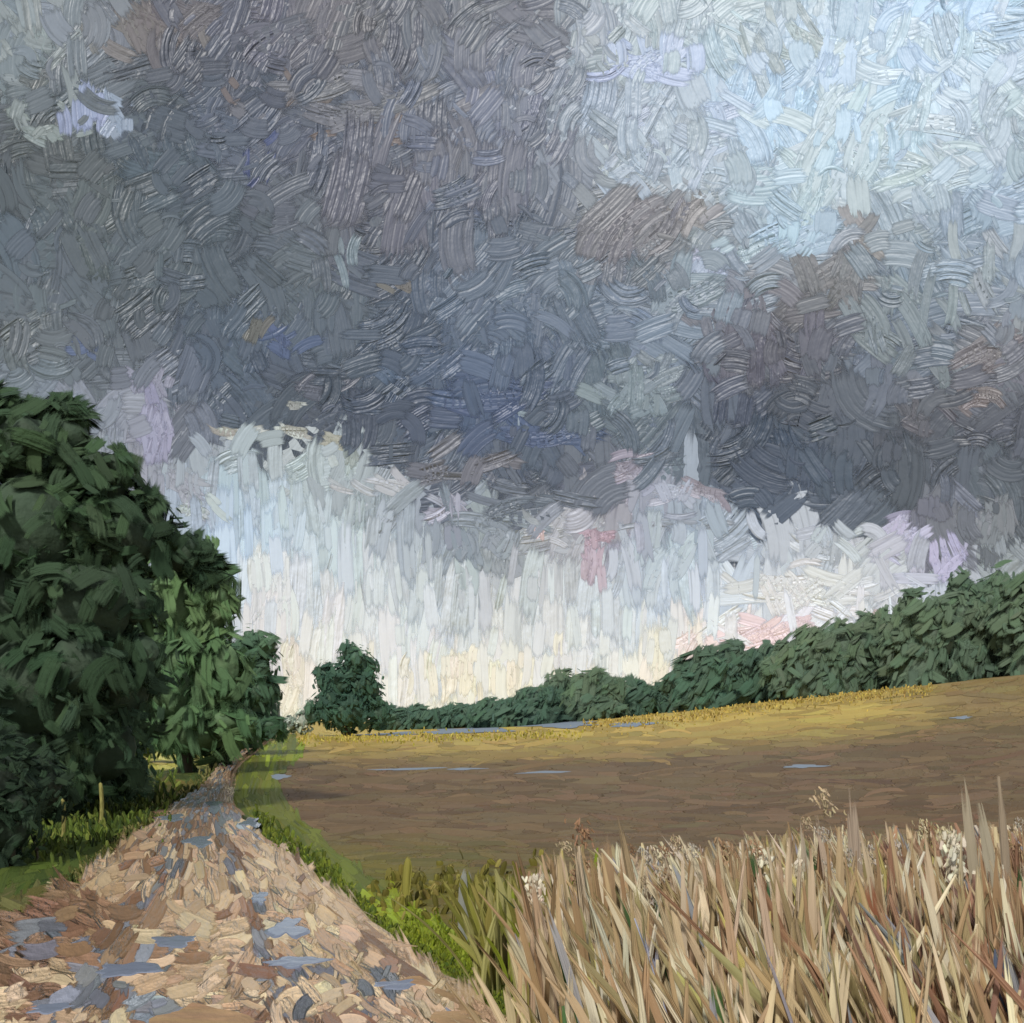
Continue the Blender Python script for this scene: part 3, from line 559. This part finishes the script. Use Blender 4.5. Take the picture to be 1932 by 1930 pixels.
tree('round_bush', 655, D5, [pl(672, 1262, D5, 1.5, 1.9, cx=c5), pl(640, 1290, D5, 1.7, 1.6, cx=c5), pl(692, 1305, D5, 1.4, 1.7, cx=c5), pl(612, 1275, D5, .8, 1.1, cx=c5), pl(625, 1330, D5, 1.5, 1.7, cx=c5), pl(660, 1345, D5, 2.3, 1.6, cx=c5), pl(712, 1345, D5, 1.1, 1.2, cx=c5), pl(590, 1350, D5, .9, .9, cx=c5)], .95, pal('30483e 385044 3e5848 48644f 527058'),
     'round dark tree standing alone right of the end of the path', 'tree', dens=2, tips=.4)
D6 = 100.; c6 = at(555, D6)
tree('pale_bush', 555, D6, [pl(550, 1368, D6, .9, .7, cx=c6), pl(572, 1362, D6, .8, 1.0, cx=c6), pl(585, 1340, D6, .5, .8, cx=c6), pl(520, 1372, D6, .7, .35, cx=c6)], .6, pal('7c8c7c 9aa898 c4ccc0 56685a 4a5c50 dcdccc'),
     'small pale bush in the bright gap at the end of the path', 'bush', dens=2, trunk=False, wts=[2, 2, 1, 3, 3, 1])
# ---- tree line beyond the field, left to right
FAR = pal('425a4c 465e50 4a6250 4e6050'); FAR2 = pal('4b5f50 506452 566854 5c6c56')  # lifted blue-greens: the haze of distance is mixed into these leaf colours
tl = [(745, 1352, 24, 16, FAR, 'low_hedge', 'lowest hedge bush right beside the lone round tree', 0), (800, 1350, 40, 16, FAR, 'low_hedge', 'low hedge bush second from the lone round tree', 0),
      (870, 1346, 50, 16, FAR, 'low_hedge', 'low hedge bush third from the lone round tree', 0), (945, 1341, 50, 20, FAR, 'low_hedge', 'low hedge bush just before the first far hump of trees', 0),
      (1010, 1325, 40, 28, FAR, 'far_tree', 'small far tree at the left foot of the first hump', 1), (1065, 1302, 42, 38, FAR2, 'far_tree', 'far tree forming the left half of the first hump', 1),
      (1125, 1302, 42, 36, FAR2, 'far_tree', 'far tree forming the right half of the first hump', 1), (1185, 1314, 44, 24, FAR, 'far_tree', 'low far tree in the dip after the first hump', 1),
      (1250, 1310, 44, 20, FAR, 'low_hedge', 'low bush in the dip of the tree line under the yellow light', 0), (1320, 1272, 46, 44, FAR, 'far_tree', 'dark far tree where the tree line rises again', 1),
      (1375, 1262, 46, 48, FAR, 'far_tree', 'dark peaked far tree in the middle of the tree line', 1), (1445, 1264, 50, 42, FAR, 'far_tree', 'dark far tree just right of the peak under pink clouds', 1),
      (1515, 1244, 50, 52, FAR2, 'far_tree', 'far tree under the pink streak of sky', 1), (1585, 1228, 52, 60, FAR2, 'far_tree', 'broad far tree left of the orange spot in the sky', 1),
      (1660, 1214, 54, 62, FAR2, 'far_tree', 'broad far tree below the orange spot in the sky', 1), (1735, 1192, 54, 76, FAR2, 'far_tree', 'tall far tree with a stepped outline at the right', 1),
      (1812, 1178, 56, 80, FAR2, 'far_tree', 'tall far tree below the lilac cloud at the right', 1), (1890, 1160, 56, 92, FAR2, 'far_tree', 'tallest far tree at the right edge', 1),
      (1965, 1150, 60, 96, FAR2, 'far_tree', 'far tree cut by the right edge of the view', 1), (2060, 1140, 70, 100, FAR2, 'far_tree', 'far tree beyond the right edge of the view', 1)]
for i, (px, py, rw, rh, p_, nm, lb, big_) in enumerate(tl):
    D = 132 + 6 * (i % 3); c = at(px, D); u = D / FPX; zc = EYE + (HZ - py) * u; gz = float(H(c, D))
    lob = [(0, 0, zc - gz, rw * u * .8, rw * u * .8, rh * u), (-rw * u * .6, .5, (zc - gz) * .8, rw * u * .7, rw * u * .6, rh * u * .75), (rw * u * .6, -.5, (zc - gz) * .9, rw * u * .7, rw * u * .6, rh * u * .8),
           (0, -1, .9, rw * u * 1.2, rw * u * .7, max(1.2, (zc - gz) * .75))]
    tree(nm, px, D, lob, 2.3 if big_ else 1.5, p_, lb, 'tree' if big_ else 'bush', 'tree line beyond the field', nj=.05, dens=2.4, trunk=bool(big_), tall=.25, tips=.3)

# ------------------------------------------------------------------ short posts and the dead twig on the left
def post(px, py, hp, wp, label):
    x, y = ground_hit(np.array([[float(px)]]), np.array([[float(py)]])); x, y = x[0, 0], y[0, 0]; u = y / FPX; h = hp * u; r = wp * u / 2
    q = np.array([-.1, .02, .3, .6, .85, .97, 1.0]) * h; g = tube(np.stack([.02 * np.sin(q * 5), 0 * q, q], 1), np.array([1.1, 1.1, 1, 1, .95, .8, .05]) * r, 7)
    o = link('wooden_post', tubes_mesh('wooden_post', [g]), M_POST); o.location = (x, y, float(H(x, y))); return tag(o, label, 'post', 'short posts left of the path')
post(190, 1560, 84, 8, 'short olive post on the left verge nearer the path'); post(118, 1590, 84, 8, 'short olive post on the left verge nearer the dark trees')

# ------------------------------------------------------------------ REEDS and grasses
REED = pal('beaa88 c8b792 dccfb0 b09c78 9e8866 b49a74 9c9066 d4c8a8')
def blades(name, x, y, h, wd, lean, yaw, col, bend, n=8, fold=.25, tw=None, base=None):
    """upright leaf blades: x,y base, h height, wd width, lean (dx at the tip), yaw of the flat face"""
    x, y, h, wd, lean, yaw, bend = [np.asarray(a, float) for a in (x, y, h, wd, lean, yaw, bend)]; N_ = len(x)
    t = np.linspace(0, 1, n + 1); s = np.array([-1, 0, 1.]); T, S_ = np.meshgrid(t, s, indexing='ij'); e = lambda a: a[:, None, None]
    prof = np.clip(.6 + .8 * T - 1.0 * T ** 6, .2, 1.)
    ctrx = e(x) + e(lean) * T ** 1.3 + e(bend) * T ** 3; ctry = e(y) + e(bend) * .3 * T ** 2; z = e(h) * (T - .06 * np.abs(e(bend)) / np.maximum(e(h), .1) * T ** 3)
    fx, fy = np.cos(yaw), np.sin(yaw); ww = e(wd) * .5 * prof * S_
    P = np.stack([ctrx + e(fx) * ww, ctry + e(fy) * ww + e(wd) * fold * np.abs(S_), z + H(ctrx, ctry) - .03 - ww * e(lean) / e(h) * .6], -1)
    pm = np.broadcast_to(e(y) / FPX * PW / 1024, P.shape[:3])
    st = np.stack([np.broadcast_to(S_ * .9, P.shape[:3]), np.broadcast_to(np.minimum(.5, (1 - T) * 1.2 + .03), P.shape[:3]), pm], -1)
    br = np.stack([ww / pm + e(rng.random(N_) * 900), z / pm + e(rng.random(N_) * 700), 0 * z + e(rng.random(N_) * 40)], -1)
    return finish(name, P, col, st, br)
def reed_top(px): return np.interp(px, [880, 940, 1000, 1100, 1300, 1500, 1700, 1932, 2300], [1740, 1670, 1610, 1590, 1600, 1560, 1560, 1550, 1550])
def reed_cols(px, n):
    c = pick(REED, n); r = rng.random(n)
    ol = (r < np.clip((1150 - px) / 350, 0, .7)); c[ol] = pick(pal('8a8248 9c9460 75702c a8a070 7c8a2c'), ol.sum())
    rd = (rng.random(n) < np.clip((px - 1500) / 900, 0, .45)); c[rd] = pick(pal('a6846a 947058 b08c70 86685a'), rd.sum())
    rr = rng.random(n); c[rr < .05] = hx('d8d0b8'); c[(rr > .05) & (rr < .075)] = hx('9c9ca2'); c[(rr > .09) & (rr < .105)] = hx('47603a'); c[(rr > .115) & (rr < .135)] = hx('c4b874')
    return c
def reed_set(n, dmin, dmax, wpx, pxmin=880, jit=50, short=0.):
    D = rng.uniform(dmin, dmax, n); px = pxmin + np.abs(rng.normal(0, 70, n)) + (2250 - pxmin) * rng.random(n) ** .62; x = at(px, D)
    tip = reed_top(px) + np.abs(rng.normal(0, jit, n)) - 15 + short + (140 * np.clip((1180 - px) / 240, 0, 1) if dmin < 5 else 0); h = EYE + (HZ - tip) / FPX * D
    h = np.maximum(h, .15); wd = wpx * rng.uniform(.5, 1.5, n) * D / FPX
    return x, D, h, wd, rng.normal(-.08, .15, n) * h * 1.4 * np.clip((px - 850) / 350, .3, 1), rng.normal(0, .5, n), jitter(reed_cols(px, n), .1), rng.normal(-.02, .06, n)
def cat_sets(l): return [np.concatenate([q[k] for q in l]) for k in range(8)]
l = [reed_set(1300, 6.0, 9.5, 11, 870, 100, 0), reed_set(1900, 4.6, 6.8, 13, 920, 120, 10), reed_set(1900, 3.8, 5.2, 14, 960, 150, 70), reed_set(1700, 3.3, 4.4, 15, 985, 160, 170)]
ol = list(reed_set(500, 6.5, 9.0, 11, 860, 60, 95)); ol[0] = at(rng.uniform(900, 1180, 500), ol[1]); ol[6] = jitter(pick(pal('7a7838 8c8848 6a6a30 9c9860'), 500), .1); l.append(ol)
x, y, h, wd, le, ya, co, be = cat_sets(l)
me = blades('reed_bed', x, y, h, wd, le, ya, co, be)
n = 55; px = 1000 + 1000 * rng.random(n); D = rng.uniform(4.6, 6.5, n); ty = reed_top(px) + rng.normal(15, 35, n); hs = rng.uniform(20, 50, n) * D / FPX
m_ = 46; q = rng.random((n, m_)); Pp = np.stack([at(px, D)[:, None] + rng.normal(0, 1, (n, m_)) * hs[:, None] * .2 + (q - .5) * hs[:, None] * .3, D[:, None] + rng.normal(0, .02, (n, m_)), (EYE + (HZ - ty) / FPX * D)[:, None] - q * hs[:, None]], -1).reshape(-1, 3)
cc = np.repeat(pick(pal('c4b89e b4a284 bcb08c a08468 aea698 907258'), n), m_, 0); L_ = np.repeat(hs, m_) * .3
sm = leaf_strokes('reed_seed_heads', Pp, rng.normal(0, .4, (n * m_, 3)) + np.array([0, -1, .2]), np.tile([-.3, 0, 1.], (n * m_, 1)) + rng.normal(0, .35, (n * m_, 3)), L_, L_ * .3, jitter(cc, .08), .005)
tag(link('reed_seed_heads', sm, M_LEAF), 'pale fluffy seed heads along the top of the reed bed', 'seed heads', kind='stuff')
tag(link('reed_bed', me, M_REED), 'dense tan and brown reeds filling the lower right corner', 'reeds', kind='stuff')
def one(px, tip, D, wpx, leanpx, bend, col, label, yaw=0.0, group='tall reeds over the reed bed', head=None):
    lean = leanpx / FPX * D; x = at(px, D) - lean; h = EYE + (HZ - tip) / FPX * D
    me = blades('reed', [0.], [D], [h], [wpx * D / FPX], [lean], [yaw], jitter(hx(col)[None], .03), [bend], n=10)
    co_ = np.empty(len(me.vertices) * 3, np.float32); me.vertices.foreach_get('co', co_); co_ = co_.reshape(-1, 3); co_[:, 1] -= D; me.vertices.foreach_set('co', co_.ravel())
    o = link('reed', me, M_REED); o.location = (x, D, 0); tag(o, label, 'reed', group)
    if head:
        n = 60; t = rng.random(n); hh = head * D / FPX
        P = np.stack([lean + bend + rng.normal(0, hh * .16, n) - (t - .5) * lean * .3, rng.normal(0, hh * .12, n), h - .03 - t * hh], -1)
        me = leaf_strokes('seed_head', P, rng.normal(0, .4, (n, 3)) + np.array([0, -1, 0]), np.tile([0.15, 0, 1.], (n, 1)) + rng.normal(0, .3, (n, 3)), np.full(n, hh * .3), np.full(n, hh * .12), jitter(np.tile(hx('dad2bc'), (n, 1)), .1), D / FPX * PW / 1024)
        ho = link('seed_head', me, M_LEAF, o); ho['kind'] = 'stuff'
    return o
one(1822, 1425, 4.6, 20, -55, -.02, 'a89c88', 'tallest pale reed leaning left, standing highest against the field at the right'); one(1898, 1450, 4.5, 18, -22, -.03, '9c8c76', 'tall slim reed near the right edge, second in height')
one(1862, 1500, 4.5, 26, -70, -.03, 'a49884', 'leaning grey reed between the two tallest reeds at the right'); one(1607, 1475, 4.9, 26, -30, .0, 'a89480', 'tall broad brown reed standing straight left of the tallest pair')
one(1480, 1500, 5.2, 10, -90, -.02, '8c7864', 'thin dark reed leaning far left above the pale seed heads'); one(1515, 1530, 5.2, 11, -30, -.01, 'b0a08c', 'short pale split reed right of the thin leaning one')
one(1548, 1525, 5.2, 14, -55, -.02, 'b4a490', 'pale leaning reed just left of the tall broad one'); one(1175, 1528, 5.0, 16, -70, -.02, 'a48c6c', 'tall tan reed leaning left at the left part of the reed bed')
one(1145, 1560, 5.0, 24, -20, 0, 'a08868', 'broad tan reed beside the tall left leaning one'); one(975, 1555, 5.6, 7, -80, -.03, '7c684c', 'thin brown reed leaning left at the start of the reed bed')
one(1215, 1715, 3.9, 24, -95, -.03, 'b4bccc', 'broad blue and white reed low in the reed bed'); one(1290, 1760, 3.8, 28, -120, -.03, 'dcd4b8', 'cream white reed crossing the lower middle of the reed bed')
one(1360, 1680, 4.2, 26, -45, -.02, 'd4ccb4', 'pale reed below the seed heads in the middle'); one(1345, 1810, 3.6, 26, -60, 0, '4c6c3c', 'green reed leaf at the bottom of the reed bed')
one(1450, 1650, 4.4, 14, -15, 0, '3c5c3c', 'narrow dark green reed among tan ones'); one(1520, 1600, 4.6, 24, -130, -.12, 'ccc27c', 'yellow bent reed arching to the left')
one(1440, 1590, 5.0, 10, -20, 0, 'b0a07c', 'reed with a pale seed head at the middle of the bed', head=70); one(1500, 1610, 5.0, 10, -16, 0, 'b0a07c', 'reed with a small pale seed head beside the yellow bent reed', head=60)
one(1800, 1560, 4.6, 10, -20, 0, 'b8ac84', 'reed with a bright cream seed head at the right', head=80); one(1010, 1640, 5.2, 10, -25, 0, 'b8ac94', 'reed with a white seed head at the left of the bed', head=60)
one(1570, 1780, 3.7, 36, -40, 0, '8c94a8', 'wide grey blue reed blade low in the right half'); one(1640, 1640, 4.2, 34, -60, 0, '94624a', 'wide reddish brown reed blade in the right half')
one(1888, 1775, 3.6, 40, -30, 0, '566070', 'dark slate reed blade in the lower right corner'); one(880, 1630, 8.0, 24, 8, 0, '8c8c80', 'broad grey green blade at the left end of the reed bed')
one(925, 1670, 8.0, 14, -8, 0, 'a4a488', 'slim pale blade at the left end of the reed bed'); one(770, 1610, 9.8, 18, 6, 0, '8a8240', 'olive grass blade standing alone in the field left of the reeds')
zones = [(985, 1200, 'left'), (1200, 1420, 'middle left'), (1420, 1640, 'middle right'), (1640, 1932, 'right')]
cname = [('c4b094', 'pale beige'), ('9a7f5e', 'brown'), ('b49c7c', 'tan')]
for a, b, zn in zones:
    for cn, cl in cname:
        for k in range(18):
            px = rng.uniform(a, b); D = rng.uniform(3.8, 6.2); tp = float(reed_top(px)) + rng.uniform(-25, 130)
            one(px, tp, D, rng.uniform(9, 20), rng.normal(-25, 30), rng.normal(-.02, .03), cn, f'{cl} reed blade in the {zn} part of the reed bed', rng.normal(0, .4), f'{cl} reeds in the {zn} of the bed')
# ---- grass tufts on the verges and at the field's near edge
def tufts(name, px0, px1, py, n, hpx, wpx, palette, label, spread=8):
    px = rng.uniform(0, 1, n) * (px1 - px0) + px0; pyy = py(px) + rng.normal(0, spread, n)
    x, y = ground_hit(px[:, None], pyy[:, None]); x, y = x[:, 0], y[:, 0]; u = y / FPX
    me = blades(name, x, y, hpx * u * rng.uniform(.5, 1.4, n), wpx * u * rng.uniform(.6, 1.3, n), rng.normal(0, .3, n) * hpx * u, rng.normal(0, .6, n), jitter(pick(palette, n), .12), rng.normal(0, .1, n) * hpx * u, n=5)
    tag(link(name, me, M_REED), label, 'grass', kind='stuff')
tufts('verge_grass', 480, 1010, lambda p: np.interp(p, [440, 480, 520, 600, 655, 700, 765, 850, 930, 1000], [1500, 1560, 1600, 1650, 1700, 1750, 1800, 1850, 1900, 1935]) - 12, 1700, 17, 6, pal('5c6828 68742c 50602c 727e30'), 'green grass along the right edge of the path', 12)
tufts('bright_grass', 760, 1010, lambda p: np.interp(p, [700, 850, 1000], [1740, 1800, 1880]), 1500, 17, 4.5, pal('7c882a 707c26 88943a 667028'), 'bright yellow green grass before the reeds', 24)
tufts('field_grass', 700, 1050, lambda p: 1690 + 0 * p, 260, 24, 12, pal('6e682e 7c7438 5e5a2a 8c8448'), 'olive grass at the near left corner of the field', 24)
tufts('field_margin_grass', 1100, 1760, lambda p: np.interp(p, [1100, 1300, 1500, 1760], [1368, 1352, 1322, 1300]), 1400, 5.5, 3.2, pal('a8934c b8a456 927c40 bca85c'), 'golden grass at the far margin of the field', 8)
tufts('golden_grass', 560, 1100, lambda p: 1398 - (p - 560) * .02, 700, 6, 3, pal('b0a048 c0b25c 98903c'), 'short golden grass along the water strips of the field', 5)
tufts('path_side_grass', -20, 430, lambda p: np.interp(p, [-20, 60, 160, 270, 330, 430], [1790, 1722, 1650, 1560, 1530, 1440]) - 5, 1300, 16, 5, pal('5c5c30 6c6a3c 4c5428 7a7648 46542c'), 'dull green grass along the left edge of the path', 6)
tufts('tree_foot_grass', 60, 330, lambda p: 1600 - .25 * p, 800, 22, 6, pal('4c5c28 5f7030 3c4c28 707c38'), 'green grass under the dark trees on the left', 26)
# dead twig glinting at the lower left
x, y = at(50, 13.), 13.; g = []
for a, b in (((-.12, 0, -.05), (.0, 0, .52)), ((.14, .0, -.05), (.0, 0.02, .5)), ((-.08, 0, .1), (-.25, .05, .28)), ((.1, 0, .12), (.26, 0, .2))):
    q = np.linspace(0, 1, 5)[:, None]; g.append(tube(np.array(a) * (1 - q) + np.array(b) * q + np.array([.02, 0, 0]) * np.sin(q * 5), .016 * (1.1 - .7 * q[:, 0]), 6))
o = link('dead_twig', tubes_mesh('dead_twig', g), M_BARK); o.location = (x, y, 0); tag(o, 'dark forked twig stuck in the ground under the dark bush', 'twig')
